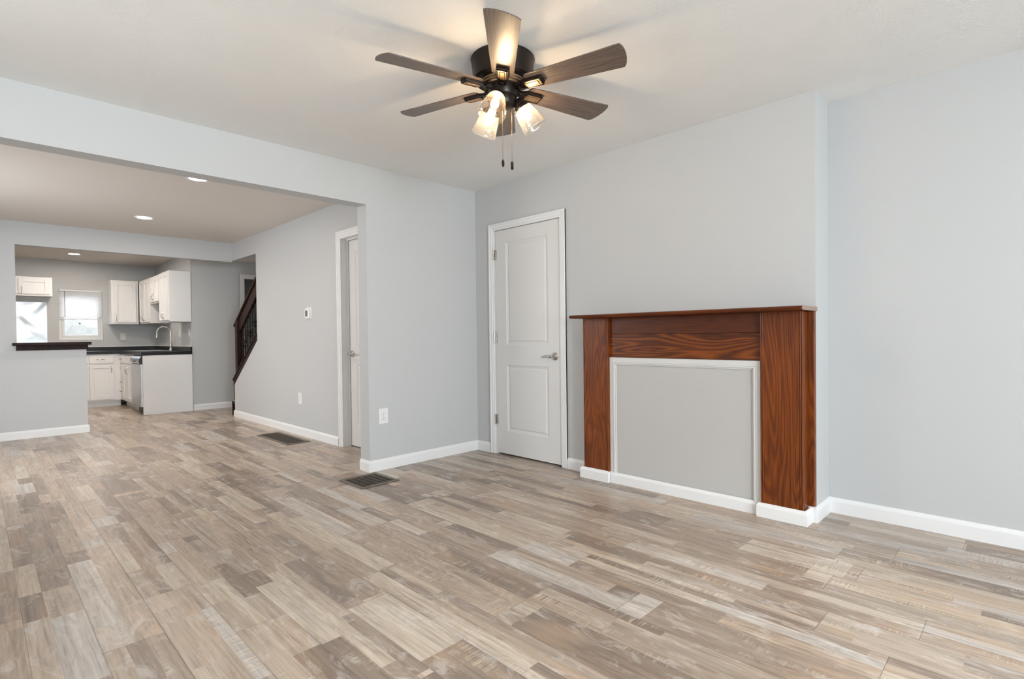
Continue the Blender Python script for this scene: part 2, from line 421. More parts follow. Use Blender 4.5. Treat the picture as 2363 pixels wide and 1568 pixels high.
# kitchen front wall: half wall and header
m = MB(); m.box(XL, -3.06, Y1, Y1+TK, 0, 2.54); m.box(-3.06, -2.455, Y1, Y1+TK, 0, 1.035); m.box(-3.06, XD, Y1, Y1+TK, 2.163, 2.54)
struct(m.build('wall_kitchen_front', WALL), 'pale grey half wall and header in front of the kitchen', 'wall')
m = MB(); m.box(KR, -0.29, YK, YK+.12, 0, 2.54); m.box(-0.29, 0.2, YK, YK+.12, 2.06, 2.54)
struct(m.build('wall_hall', WALL), 'shaded grey wall at the foot of the stairs', 'wall')
struct(MB().box(KR, KR+.12, YK+.12, Y3, 0, 2.54).build('wall_kitchen_right', WALL), 'grey wall behind the row of white wall cabinets', 'wall')
WX0, WX1, WZ0, WZ1 = -2.405, -1.825, 1.10, 1.94
m = MB(); m.box(XL, WX0, Y3, Y3+.12, 0, 2.54); m.box(WX1, KR+.12, Y3, Y3+.12, 0, 2.54)
m.box(WX0, WX1, Y3, Y3+.12, 0, WZ0); m.box(WX0, WX1, Y3, Y3+.12, WZ1, 2.54)
struct(m.build('wall_kitchen_back', WALL), 'grey kitchen wall around the small window', 'wall')
m = MB(); m.box(0.2, 0.32, TP, 6.0, 0, 2.54); m.box(KR+.12, 0.2, 5.88, 6.0, 0, 2.54); m.box(KR+.12, .2, YK+.12, 5.88, 2.4, 2.54)
struct(m.build('wall_stair', WALL), 'grey wall beyond the stairs and the dim room behind', 'wall')
# front wall with two windows, left wall with two windows (all unseen, put in to light the rooms)
def wall_holes(name, axis, face, thick, a0, a1, z1, holes, label):
    m = MB(); cur = a0
    def put(u0, u1, w0, w1):
        if axis == 'y': m.box(u0, u1, face-thick, face, w0, w1)
        else: m.box(face-thick, face, u0, u1, w0, w1)
    for (u0, u1, w0, w1) in holes:
        put(cur, u0, 0, z1); put(u0, u1, 0, w0); put(u0, u1, w1, z1); cur = u1
    put(cur, a1, 0, z1)
    struct(m.build(name, WALL), label, 'wall')
FWIN = [(-3.95, -2.7, 0.72, 2.1), (-2.5, -1.15, 0.72, 2.1)]
LWIN = [(-1.9, -0.9, 0.7, 2.0), (1.4, 2.8, 0.7, 2.1)]  # added openings; the first lets the side fill reach the ceiling
wall_holes('wall_front', 'y', YF, .12, XL-.12, DR+.12, H+.08, FWIN, 'pale grey front wall with two large unseen windows')
wall_holes('wall_left', 'x', XL, .12, YF, Y3+.12, H+.08, LWIN, 'pale grey outside wall on the left')
wn = 2
for holes, ax in ((FWIN, 'y'), (LWIN, 'x')):
    for (u0, u1, w0, w1) in holes:
        m = MB(); g = MB(); face = YF-.07 if ax == 'y' else XL-.07
        def put(mm, a, b, c, d, t0, t1):
            if ax == 'y': mm.box(a, b, face+t0, face+t1, c, d)
            else: mm.box(face+t0, face+t1, a, b, c, d)
        for (a, b, c, d) in ((u0, u0+.05, w0, w1), (u1-.05, u1, w0, w1), (u0+.05, u1-.05, w0, w0+.05), (u0+.05, u1-.05, w1-.05, w1), (u0+.05, u1-.05, (w0+w1)/2-.02, (w0+w1)/2+.02)):
            put(m, a, b, c, d, -.02, .03)
        o = m.build('window_%d' % wn, WHITE)
        struct(o, ['unseen white window near the left corner in the front wall', 'unseen wide white window in the front wall', 'unseen white window added in the left living room wall', 'unseen white window added in the left dining room wall'][wn-2], 'window')
        put(g, u0+.05, u1-.05, w0+.05, (w0+w1)/2-.02, 0.0, .004); put(g, u0+.05, u1-.05, (w0+w1)/2+.02, w1-.05, 0.0, .004)
        g.build('pane', GLASSW, o); wn += 1

# ------------------------------------------------------------------ baseboards
def base_run(name, pts, label, h=0.09, t=0.014, parent=None, mat=WHITE, world=True, closed_ends=True):
    # pts along the wall face, room on the LEFT of the walking direction
    prof = [(0.0, 0.0), (t, 0.0), (t, h*0.76), (t*0.80, h*0.86), (t*0.40, h*0.95), (t*0.30, h), (0.0, h)]
    b = bmesh.new(); P = [Vector((p[0], p[1], 0)) for p in pts]; rings = []
    for i, p in enumerate(P):
        ns = []
        if i > 0: d = (P[i]-P[i-1]).normalized(); ns.append(Vector((-d.y, d.x, 0)))
        if i < len(P)-1: d = (P[i+1]-P[i]).normalized(); ns.append(Vector((-d.y, d.x, 0)))
        if len(ns) == 1: n = ns[0]
        else:
            n = (ns[0]+ns[1]); n = n/(n.dot(ns[0]))
        rings.append([b.verts.new(p+n*a+Vector((0, 0, z))) for a, z in prof])
    k = len(prof)
    for i in range(len(rings)-1):
        for j in range(k): b.faces.new((rings[i][j], rings[i][(j+1) % k], rings[i+1][(j+1) % k], rings[i+1][j]))
    b.faces.new(rings[0]); b.faces.new(rings[-1][::-1])
    bmesh.ops.recalc_face_normals(b, faces=b.faces[:])
    mm = MB(); mm._merge(b); o = mm.build(name, mat, parent, world)
    if parent is None: struct(o, label, 'baseboard')
    return o
base_run('baseboard_back', [(0, 0), (XP, 0), (XP, TP)], 'white baseboard along the partition and round its end')
base_run('baseboard_right_corner', [(0, -0.190), (0, -0.0145)], 'short white baseboard between the corner and the closet door')
base_run('baseboard_right', [(0, -1.333), (0, -1.107)], 'short white baseboard between the closet door and the mantel')
base_run('baseboard_recess', [(DR, YF), (DR, YC), (-0.0345, YC)], 'white baseboard along the recess and the chimney side')
base_run('baseboard_dining', [(XD, 1.158), (XD, 4.20), (XD+.05, 4.20)], 'white baseboard under the thermostat')
base_run('baseboard_half_wall', [(-2.455, Y1+TK), (-2.455, Y1), (XL, Y1)], 'white baseboard along the half wall')
base_run('baseboard_hall', [(-0.29-.075, YK), (KR+.012, YK)], 'white baseboard on the wall behind the stair foot')

# ------------------------------------------------------------------ doors
def door_leaf(mb, w, h, panels, t=0.035):
    # local: leaf in x 0..w, z 0..h, front at y=0 facing -y; panels (x0,x1,z0,z1)
    b = bmesh.new()
    xs = sorted({0, w, *[p[0] for p in panels], *[p[1] for p in panels]})
    zs = sorted({0, h, *[p[2] for p in panels], *[p[3] for p in panels]})
    V = {}
    def v(x, y, z):
        k = (round(x, 5), round(y, 5), round(z, 5))
        if k not in V: V[k] = b.verts.new(k)
        return V[k]
    for i in range(len(xs)-1):
        for j in range(len(zs)-1):
            x0, x1, z0, z1 = xs[i], xs[i+1], zs[j], zs[j+1]
            hit = [p for p in panels if p[0] <= x0+1e-6 and p[1] >= x1-1e-6 and p[2] <= z0+1e-6 and p[3] >= z1-1e-6]
            if not hit: b.faces.new((v(x0, 0, z0), v(x1, 0, z0), v(x1, 0, z1), v(x0, 0, z1)))
    for (x0, x1, z0, z1) in panels:
        # ogee sticking down into the groove and up to the raised field
        lev = [(0.0, 0.0), (0.006, 0.005), (0.014, 0.0065), (0.020, 0.0095), (0.026, 0.0095), (0.038, 0.003)]
        prev = None
        for ins, dep in lev:
            R = [v(x0+ins, dep, z0+ins), v(x1-ins, dep, z0+ins), v(x1-ins, dep, z1-ins), v(x0+ins, dep, z1-ins)]
            if prev:
                for k in range(4): b.faces.new((prev[k], prev[(k+1) % 4], R[(k+1) % 4], R[k]))
            prev = R
        b.faces.new(prev)
    # sides and back
    A = [v(0, t, 0), v(w, t, 0), v(w, t, h), v(0, t, h)]
    b.faces.new(A[::-1])
    bot = [v(x, 0, 0) for x in xs]; b.faces.new(bot[::-1]+[A[0], A[1]])
    top = [v(x, 0, h) for x in xs]; b.faces.new(top+[A[2], A[3]])
    lf = [v(0, 0, z) for z in zs]; b.faces.new(lf+[A[3], A[0]])
    rg = [v(w, 0, z) for z in zs]; b.faces.new(rg[::-1]+[A[1], A[2]])
    bmesh.ops.recalc_face_normals(b, faces=b.faces[:])
    mb._merge(b); return mb

def casing(mb, u0, u1, top, w, axis, face, sgn):
    # colonial casing: three stepped strips round an opening u0..u1 (u = coordinate along the wall), to the floor
    steps = [(0.0, w, 0.011), (w*0.30, w, 0.015), (w*0.72, w, 0.019)]
    for a, b, th in steps:
        def put(c0, c1, z0, z1):
            lo, hi = sorted((face, face+sgn*th))
            if axis == 'x': mb.box(lo, hi, c0, c1, z0, z1, 0.002, 1)
            else: mb.box(c0, c1, lo, hi, z0, z1, 0.002, 1)
        put(u0-b, u0-a, 0, top+b); put(u1+a, u1+b, 0, top+b); put(u0-a, u1+a, top+a, top+b)
    return mb

R_R = Matrix.Rotation(-PI/2, 4, 'Z')          # local front -y -> world -x, local +x -> world -y
def lever(parent, mats, origin, direction, rot):
    # rose, neck and lever in a local frame: out = -y, lever along +-x
    m = MB()
    rose = Matrix.Translation(origin) @ rot @ Matrix.Rotation(PI/2, 4, 'X')
    m.lathe([(0, 0.0), (0.033, 0.0), (0.033, 0.006), (0.028, 0.011), (0.016, 0.015), (0.012, 0.019), (0.011, 0.045), (0, 0.045)], rose, 28)
    pts = [(0, -0.045, 0), (direction*0.010, -0.052, 0), (direction*0.03, -0.054, 0.001), (direction*0.07, -0.053, 0.0), (direction*0.105, -0.050, -0.004)]
    m.tube([Matrix.Translation(origin) @ rot @ Vector(p) for p in pts], [0.011, 0.0125, 0.011, 0.009, 0.006], 12)
    return m.build('lever_handle', mats, parent, smooth=40)

# door 1: closet door beside the corner
d1 = thing('door_1', 'white two-panel closet door with silver lever beside the corner', 'door', (0, -0.655, 0), kind='structure')
lw, lh = 0.768, 2.032
m = door_leaf(MB(), lw, lh, [(0.135, 0.633, 0.207, 0.808), (0.135, 0.633, 0.992, 1.915)])
m.xf(Matrix.Translation((0.003, -0.270, 0.014)) @ R_R)
leaf = m.build('door_leaf', DOORW, d1)
for z in (0.319, 1.070, 1.830):
    h = MB(); h.tube([(-0.012, -0.2645, z-.046), (-0.012, -0.2645, z+.046)], 0.007, 10)
    h.box(-0.0035, 0.003, -0.288, -0.2645, z-.044, z+.044)
    for k in (-.03, 0, .03): h.ball((-0.0035, -0.278, z+k), 0.003, 1)
    h.build('hinge', NICKEL, d1, smooth=40)
lever(d1, NICKEL, Vector((0.003, -0.977, 0.911)), -1, R_R)
m = MB()   # jamb lining with stop
m.box(0.0, 0.13, D1A-.002, D1A, 0, D1T); m.box(0.0, 0.13, D1B, D1B+.002, 0, D1T); m.box(0.0, 0.13, D1B+.002, D1A-.002, D1T-.002, D1T)
m.box(0.042, 0.055, D1A-.014, D1A-.002, 0, D1T-.002); m.box(0.042, 0.055, D1B+.002, D1B+.014, 0, D1T-.002); m.box(0.042, 0.055, D1B+.014, D1A-.014, D1T-.014, D1T-.002)
m.build('door_jamb', WHITE, d1)
casing(MB(), -1.044, -0.258, 2.050, 0.061, 'x', 0, -1).build('door_casing', WHITE, d1)
MB().box(0.24, 0.249, D1B, D1A, 0, D1T).build('gap_shade_sheet', VENTD, d1)  # dark sheet standing in for the shade behind the door gaps

# door 2: recessed door in the dining room wall
d2 = thing('door_2', 'white recessed door with dark lever, half hidden behind the partition end', 'door', (XD, 0.676, 0), kind='structure')
m = door_leaf(MB(), 0.768, 2.032, [(0.135, 0.633, 0.207, 0.808), (0.135, 0.633, 0.992, 1.915)])
m.xf(Matrix.Translation((XD+.075, D2B-.002, 0.014)) @ R_R)
m.build('door_leaf', DOORW, d2)
lever(d2, NICKEL, Vector((XD+.075, D2B-.062, 0.925)), 1, R_R)
m = MB()
m.box(XD, XD+.118, D2B-.002, D2B, 0, D2T); m.box(XD, XD+.118, D2A, D2A+.002, 0, D2T); m.box(XD, XD+.118, D2A+.002, D2B-.002, D2T-.002, D2T)
m.box(XD+.055, XD+.072, D2B-.014, D2B-.002, 0, D2T-.002); m.box(XD+.055, XD+.072, D2A+.002, D2A+.014, 0, D2T-.002); m.box(XD+.055, XD+.072, D2A+.014, D2B-.014, D2T-.014, D2T-.002)
m.build('door_jamb', WHITE, d2)
casing(MB(), D2A, D2B, 2.060, 0.075, 'x', XD, -1).build('door_casing', WHITE, d2)

# hall doorway behind the stairs
o = casing(MB(), -0.29, 0.125, 2.06, 0.07, 'y', YK, -1).build('trim_1', WHITE)
struct(o, 'white doorway casing seen behind the stair handrail', 'door frame')

# ------------------------------------------------------------------ kitchen window and blind
m = MB(); yo = Y3+.03
for (a, b, c, d) in ((WX0, WX0+.035, WZ0, WZ1), (WX1-.035, WX1, WZ0, WZ1), (WX0+.035, WX1-.035, WZ0, WZ0+.035), (WX0+.035, WX1-.035, WZ1-.035, WZ1)):
    m.box(a, b, yo, yo+.07, c, d, 0.003, 1)
w1 = m.build('window_1', WHITE)
struct(w1, 'small white kitchen window half covered by a blind', 'window')
m = MB(); a0, a1 = WX0+.037, WX1-.037; zc = 1.52
for (a, b, c, d) in ((a0, a0+.035, WZ0+.037, zc), (a1-.035, a1, WZ0+.037, zc), (a0+.035, a1-.035, WZ0+.037, WZ0+.08), (a0+.035, a1-.035, zc-.04, zc)):
    m.box(a, b, yo+.01, yo+.035, c, d, 0.003, 1)
sash = m.build('lower_sash', WHITE, w1)
MB().box(a0+.035, a1-.035, yo+.02, yo+.024, WZ0+.08, zc-.04).build('pane', GLASSW, sash)
m = MB()
for (a, b, c, d) in ((a0, a0+.035, zc, WZ1-.037), (a1-.035, a1, zc, WZ1-.037), (a0+.035, a1-.035, zc, zc+.035), (a0+.035, a1-.035, WZ1-.075, WZ1-.037)):
    m.box(a, b, yo+.04, yo+.065, c, d, 0.003, 1)
sash = m.build('upper_sash', WHITE, w1)
MB().box(a0+.035, a1-.035, yo+.05, yo+.054, zc+.035, WZ1-.075).build('pane', GLASSW, sash)
xm = -2.135
MB().tube([(xm, yo+.018, 1.375), (xm, yo+.010, 1.375)], 0.013, 16).build('suction_hook', SCREEN, w1)
bl = thing('window_blind', 'white slatted blind lowered halfway over the kitchen window', 'blind', ((WX0+WX1)/2, Y3+.01, WZ1-.02))
MB().box(WX0+.004, WX1-.004, Y3-.008, Y3+.028, WZ1-.03, WZ1-.002, 0.003, 1).build('headrail', PLASTIC, bl)
m = MB(); z = WZ1-.045
while z > 1.475:
    m.prism([(Y3+.004, z-.0105), (Y3+.008, z+.001), (Y3+.018, z+.0095), (Y3+.0185, z+.0088), (Y3+.009, z+.0003), (Y3+.005, z-.0108)], 0, WX0+.008, WX1-.008); z -= 0.0185
m.build('slats', BLIND, bl)
MB().box(WX0+.008, WX1-.008, Y3+.002, Y3+.022, 1.442, 1.460, 0.003, 1).build('bottom_rail', PLASTIC, bl)
MB().tube([(WX0+.075, Y3-.010, WZ1-.03), (WX0+.077, Y3-.008, 1.47)], 0.004, 8).build('tilt_wand', SCREEN, bl)

# ground and shrubs outside the kitchen window
struct(MB().box(-12, 8, Y3+.12, 30, -0.5, -0.4).build('ground_outside', SNOW), 'pale ground outside the kitchen window', 'ground')
b = bmesh.new(); bmesh.ops.create_grid(b, x_segments=70, y_segments=14, size=1.0)
for v in b.verts:
    u, w = v.co.x, v.co.y
    hgt = (1-w*w)**0.5*(1.85+0.20*math.sin(u*23)+0.15*math.sin(u*41+w*7))
    v.co = Vector((-2.0+u*7+random.uniform(-.08, .08), 16+w*0.7+random.uniform(-.06, .06), -0.4+hgt+random.uniform(-.05, .05)))
m = MB(); m._merge(b)
tag(m.build('hedge', SHRUB), 'pale washed-out hedge seen through the lower kitchen window pane', 'hedge')

# ------------------------------------------------------------------ kitchen
def pull(mb, p, vertical, L=0.10, out=0.030):
    # arched bow pull; p = centre on the front plane (y), local front -y
    x, y, z = p; pts = []
    for k in range(9):
        a = k/8.0; s = (a-.5)*L; d = out*(math.sin(PI*a)**0.7) if 0 < a < 1 else 0.0
        pts.append((x, y-d, z+s) if vertical else (x+s, y-d, z))
    mb.tube(pts, 0.0042, 8)
    for k in (0, 8): mb.ball(pts[k], 0.0075, 1)
    return mb
def front(root, kind, x0, x1, z0, z1, y, handle=None):
    t = 0.019; fr = 0.055 if kind == 'door' else 0.0
    m = MB()
    if kind == 'door':
        m.box(x0, x0+fr, y-t, y, z0, z1, .0015, 1); m.box(x1-fr, x1, y-t, y, z0, z1, .0015, 1)
        m.box(x0+fr, x1-fr, y-t, y, z0, z0+fr, .0015, 1); m.box(x0+fr, x1-fr, y-t, y, z1-fr, z1, .0015, 1)
        m.box(x0+fr, x1-fr, y-t+.010, y-.002, z0+fr, z1-fr)
    else: m.box(x0, x1, y-t, y, z0, z1, .003, 2)
    o = m.build(kind, CABW, root, world=False)
    if handle:
        hx, hz, vert = handle
        pull(MB(), (hx, y-t, hz), vert).build('handle', NICKEL, o, world=False, smooth=50)
    return o
def cabinet(name, label, group, loc, rz, w, d, h, fronts, toe=0.0):
    # local: x 0..w, y 0 (face frame) .. d (wall), z 0..h
    r = thing(name, label, 'cabinet', loc, rz, group)
    m = MB()
    if toe > 0:   # open-topped carcass with face frame and toe kick
        m.box(0, .018, 0, d, toe, h); m.box(w-.018, w, 0, d, toe, h); m.box(.018, w-.018, d-.012, d, toe, h)
        m.box(.018, w-.018, 0, d-.012, toe, toe+.018); m.box(.018, w-.018, 0, .019, toe+.018, h)
        m.box(0, w, 0.065, .083, 0, toe)
    else: m.box(0, w, 0, d, 0, h, .0015, 1)
    m.build('body', CABW, r, world=False)
    for f in fronts: front(r, *f)
    return r
GU, GB = 'white wall cabinets in the kitchen', 'white base cabinets in the kitchen'
UZ, UH = 1.362, 0.745
yF = Y3-.31
cabinet('wall_cabinet', 'single-door white wall cabinet to the right of the kitchen window', GU, (-1.752, yF, UZ), 0, 1.752-1.37, .308, UH,
        [('door', 0.035, 0.345, 0.03, UH-.03, yF*0, (0.062, 0.105, True))])
def right_cab(label, ya, yb, z0, h):
    w = ya-yb-.004
    return cabinet('wall_cabinet', label, GU, (-1.345, ya-.002, z0), -PI/2, w, .283, h,
        [('door', 0.022, w/2-.002, 0.025, h-.025, 0.0, (w/2-.028, 0.10, True)), ('door', w/2+.002, w-.022, 0.025, h-.025, 0.0, (w/2+.028, 0.10, True))])
right_cab('tall double-door white wall cabinet in the kitchen corner', yF-.02, 6.56, UZ, UH)
right_cab('short double-door white wall cabinet above the sink', 6.56, 5.90, 1.668, UH-.306)
right_cab('tall double-door white wall cabinet above the dishwasher, its grey side showing', 5.90, 5.332, UZ-.006, UH+.014)
cabinet('wall_cabinet', 'short wide white wall cabinet above the steel splash sheet', GU, (-3.285, yF, 1.795), 0, 0.782, .308, 0.298,
        [('door', 0.03, 0.366, 0.03, .268, 0.0, (.335, .085, True)), ('door', 0.382, 0.745, 0.03, .268, 0.0, (.415, .085, True))])
# base cabinets
yB = 7.03
wB = 0.757
cabinet('base_cabinet', 'white base cabinet with drawers over doors behind the half wall', GB, (-2.44, yB, 0), 0, wB, .598, .862,
        [('drawer', .02, .335, .715, .84, 0.0, (.178, .778, False)), ('door', .02, .335, .125, .69, 0.0, (.30, .61, True)),
         ('drawer', .345, .655, .715, .84, 0.0, (.49, .778, False)), ('door', .345, .655, .125, .69, 0.0, (.625, .61, True))], toe=.10)
cabinet('base_cabinet', 'narrow white stack of drawers in the kitchen corner', GB, (-1.68, yB-.002, 0), -PI/2, .248, .618, .862,
        [('drawer', .05, .235, .715, .84, 0.0, (.142, .778, False)), ('drawer', .05, .235, .50, .70, 0.0, (.142, .63, False)),
         ('drawer', .05, .235, .31, .485, 0.0, (.142, .40, False)), ('drawer', .05, .235, .125, .295, 0.0, (.142, .25, False))], toe=.10)
cabinet('base_cabinet', 'double-door white base cabinet below the sink', GB, (-1.68, 6.778, 0), -PI/2, .760, .618, .862,
        [('drawer', .02, .376, .715, .84, 0.0), ('drawer', .384, .74, .715, .84, 0.0),
         ('door', .02, .376, .125, .69, 0.0, (.350, .60, True)), ('door', .384, .74, .125, .69, 0.0, (.410, .60, True))], toe=.10)
# dishwasher
dw = thing('dishwasher', 'stainless dishwasher under the black countertop', 'dishwasher', (-1.68, 5.69, 0))
MB().box(-1.675, -1.07, 5.372, 6.012, 0.10, .858).build('body', BLACK, dw)
MB().box(-1.715, -1.676, 5.374, 6.010, 0.115, .735, .004, 2).build('door', STEEL, dw)
m = MB(); m.prism([(-1.676, .740), (-1.716, .742), (-1.733, .765), (-1.722, .815), (-1.70, .850), (-1.676, .852)], 1, 5.380, 6.008, .002)
pn = m.build('control_panel', STEEL, dw)
MB().prism([(-1.677, .739), (-1.717, .741), (-1.734, .765), (-1.723, .816), (-1.70, .851), (-1.677, .853)], 1, 5.373, 5.3795).build('end_cap', BLACK, pn)
MB().box(-1.738, -1.724, 5.63, 5.76, .765, .787, .003, 1).build('latch', BLACK, pn)
MB().box(-1.625, -1.60, 5.374, 6.010, 0.0, 0.098).build('kick_plate', BLACK, dw)
o = MB().box(-1.690, -1.062, 5.330, 5.368, 0, .862, .002, 1).build('end_panel', CABW)
tag(o, 'plain white end panel beside the dishwasher, standing on the floor', 'panel')
# countertop with sink cut-out and backsplash
SX0, SX1, SY0, SY1 = -1.60, -1.19, 6.06, 6.74
ct = thing('countertop', 'black laminate countertop with low backsplash', 'countertop', (-1.4, 6.5, .865))
m = MB()
m.box(-1.708, SX0, 5.324, Y3-.002, .865, .910); m.box(SX1, KR-.001, 5.324, Y3-.002, .865, .910)
m.box(SX0, SX1, 5.324, SY0, .865, .910); m.box(SX0, SX1, SY1, Y3-.002, .865, .910)
m.box(-2.45, -1.708, 7.0, Y3-.002, .865, .910)
m.build('worktop', BLACKTOP, ct)
m = MB(); m.box(KR-.021, KR-.001, 5.324, Y3-.021, .910, .975, .002, 1); m.box(-2.45, KR-.001, Y3-.021, Y3-.001, .910, .975, .002, 1)
m.build('backsplash', BLACKTOP, ct)
MB().box(-2.45, KR-.001, Y3-.008, Y3-.001, .975, .988).box(KR-.008, KR-.001, 5.345, Y3-.008, .975, .988).build('caulk_strip', WHITE, ct)
sk = thing('sink', 'stainless drop-in sink in the black countertop', 'sink', ((SX0+SX1)/2, (SY0+SY1)/2, .91))
m = MB()
for (a, b, c, d) in ((SX0-.015, SX0+.015, SY0-.015, SY1+.015), (SX1-.015, SX1+.01, SY0-.015, SY1+.015), (SX0+.015, SX1-.015, SY0-.015, SY0+.015), (SX0+.015, SX1-.015, SY1-.015, SY1+.015)):
    m.box(a, b, c, d, .9105, .917, .002, 1)
m.build('rim', STEEL, sk)
m = MB(); e = .004
m.box(SX0+.006, SX0+.006+e, SY0+.006, SY1-.006, .74, .9105); m.box(SX1-.006-e, SX1-.006, SY0+.006, SY1-.006, .74, .9105)
m.box(SX0+.01, SX1-.01, SY0+.006, SY0+.006+e, .74, .9105); m.box(SX0+.01, SX1-.01, SY1-.006-e, SY1-.006, .74, .9105)
m.box(SX0+.01, SX1-.01, SY0+.01, SY1-.01, .736, .740)
m.build('basin', STEEL, sk)
fx, fy = -1.138, 6.22
fc = thing('kitchen_faucet', 'tall gooseneck chrome faucet at the sink', 'faucet', (fx, fy, .91))
m = MB(); m.lathe([(0, .0), (.030, .0), (.030, .008), (.022, .020), (.019, .06), (.021, .09), (.016, .12), (.013, .15), (0, .15)], Matrix.Translation((fx, fy, .9105)), 24)
m.build('base', NICKEL, fc, smooth=40)
pts = [(fx, fy, 1.05)]
dirx, diry, R = -0.93, 0.37, .095
pts.append((fx, fy, 1.20))
for k in range(1, 13):
    a = PI*k/12*0.98
    pts.append((fx+dirx*R*(1-math.cos(a)), fy+diry*R*(1-math.cos(a)), 1.20+R*math.sin(a)))
MB().tube(pts, .0115, 12).build('gooseneck', NICKEL, fc, smooth=40)
ex, ey, ez = pts[-1]
MB().tube([(ex, ey, ez), (ex+dirx*.004, ey, ez-.05), (ex+dirx*.006, ey, ez-.09)], [.013, .016, .019], 14).build('spray_head', NICKEL, fc, smooth=40)
MB().tube([(fx, fy, .965), (fx, fy-.05, .985), (fx, fy-.085, 1.01)], [.009, .007, .006], 10).build('side_lever', NICKEL, fc, smooth=40)
o = MB().box(-3.27, -2.555, Y3-.006, Y3-.001, .98, 1.715).build('splash_sheet', STEELW)
tag(o, 'shiny buckled stainless splash sheet on the back wall', 'splash sheet')

# ------------------------------------------------------------------ bar ledge on the half wall
lg = thing('bar_ledge', 'dark walnut ledge capping the half wall', 'shelf', (-2.76, Y1, 1.04))
MB().box(-3.10, -2.418, Y1-.115, Y1-.001, 1.040, 1.072, .003, 2).box(-3.055, -2.418, Y1-.001, Y1+.235, 1.040, 1.072, .003, 2).build('top', WALNUT, lg)
MB().box(-3.068, -2.440, Y1-.022, Y1-.001, .985, 1.040, .002, 1).build('apron', WALNUT, lg)

# ------------------------------------------------------------------ stairs and railing
st = thing('staircase', 'dark wooden stairs climbing behind the thermostat wall', 'stairs', (-0.3, 4.36, 0))
RUN, RISE = .28, .196
m = MB(); rs = MB()
for k in range(8):
    y1 = 4.355-k*RUN; z1 = RISE*(k+1); x0 = XD+.012 if k == 0 else XD+T2+.002
    ylo = 4.21 if k == 0 else y1-RUN
    m.box(x0, .198, (ylo if k == 0 else y1-RUN), y1+.02, z1-.03, z1, .004, 2)
    if k == 0: m.box(XD+T2+.002, .198, y1-RUN, ylo, z1-.03, z1)
    rs.box(x0 if k else XD+.012, .198, y1-.02, y1, RISE*k, z1-.03)
m.build('treads', WALNUT, st); rs.build('risers', WALNUT, st)
m = MB(); m.box(XD-.004, XD+T2+.0015, 4.2005, 4.2205, .235, slope(4.22, 1.05))
m.build('end_board', WALNUT, st)
rl = thing('stair_railing', 'dark walnut stair railing with twisted iron balusters', 'railing', (XD+.06, 4.2, 0))
XR = XD+.058
def sloped(mb, ya, yb, zlo, zhi, x0, x1, bev=.003):
    mb.prism([(ya, slope(ya, zlo)), (yb, slope(yb, zlo)), (yb, slope(yb, zhi)), (ya, slope(ya, zhi))], 0, x0, x1, bev)
m = MB(); sloped(m, 3.322, 4.225, 1.0505, 1.125, XD-.006, XD+T2+.0015); sloped(m, 3.322, 4.24, 1.125, 1.150, XD-.014, XD+T2+.010)
m.build('shoe_rail', WALNUT, rl)
m = MB(); sloped(m, 3.322, 4.27, 1.90, 1.94, XR-.04, XR+.04, .008); sloped(m, 3.322, 4.20, 1.71, 1.90, XR-.02, XR+.02)
m.build('handrail', WALNUT, rl)
m = MB(); yn = 4.145
m.prism([(yn-.045, slope(yn-.045, 1.150)), (yn+.045, slope(yn+.045, 1.150)), (yn+.045, slope(yn+.045, 1.90)), (yn-.045, slope(yn-.045, 1.90))], 0, XR-.046, XR+.046, .004)
m.build('newel_post', WALNUT, rl)
for i, y in enumerate((4.02, 3.925, 3.83, 3.735, 3.64, 3.545, 3.45, 3.355)):
    z0, z1 = slope(y, 1.150), slope(y, 1.71)
    b = bmesh.new(); N = 60; prev = None
    for k in range(N+1):
        a = k/N; z = z0+(z1-z0)*a; tw = a*PI*6 if 0.08 < a < .92 else 0
        ring = [b.verts.new((XR+.0085*math.cos(tw+PI/4+j*PI/2), y+.0085*math.sin(tw+PI/4+j*PI/2), z)) for j in range(4)]
        if prev:
            for j in range(4): b.faces.new((prev[j], prev[(j+1) % 4], ring[(j+1) % 4], ring[j]))
        prev = ring
    m = MB(); m._merge(b)
    ba = m.build('baluster', IRON, rl)
    if i % 2 == 1:
        zc = (z0+z1)/2; m = MB()
        for q in range(4):
            a0 = q*PI/2; pts = []
            for k in range(11):
                s = k/10; rr = .030*math.sin(PI*s); an = a0+s*PI
                pts.append((XR+rr*math.cos(an), y+rr*math.sin(an), zc-.05+.10*s))
            m.tube(pts, .0045, 6)
        m.ball((XR, y, zc-.052), .012, 1); m.ball((XR, y, zc+.052), .012, 1)
        m.build('basket', IRON, ba, smooth=60)

# ------------------------------------------------------------------ small wall and floor fittings
def outlet(label, loc, rz, w=.086, h=.126, group='wall outlets'):
    r = thing('wall_outlet', label, 'outlet', loc, rz, group)
    MB().box(-w/2, w/2, -.006, -.0005, -h/2, h/2, .002, 2).build('cover_plate', PLASTIC, r, world=False)
    for s in (-1, 1):
        m = MB(); m.prism([(-.017, s*.0195-.010), (-.010, s*.0195-.0145), (.010, s*.0195-.0145), (.017, s*.0195-.010), (.017, s*.0195+.010), (.010, s*.0195+.0145), (-.010, s*.0195+.0145), (-.017, s*.0195+.010)], 1, -.0085, -.006)
        so = m.build('socket', PLASTIC, r, world=False)
        m = MB(); m.box(-.0075, -.0050, -.0090, -.0085, s*.0195-.001, s*.0195+.008); m.box(.0050, .0075, -.0090, -.0085, s*.0195-.000, s*.0195+.007)
        m.tube([(0, -.0085, s*.0195-.0075), (0, -.0090, s*.0195-.0075)], .0032, 10)
        m.build('slots', SCREEN, so, world=False)
    MB().tube([(0, -.006, 0), (0, -.0075, 0)], .003, 10).build('screw', NICKEL, r, world=False)
    return r
outlet('white outlet low on the partition near its free end', (-1.033, 0, .440), 0)
outlet('white outlet low on the wall below the thermostat', (XD, 2.05, .412), -PI/2)
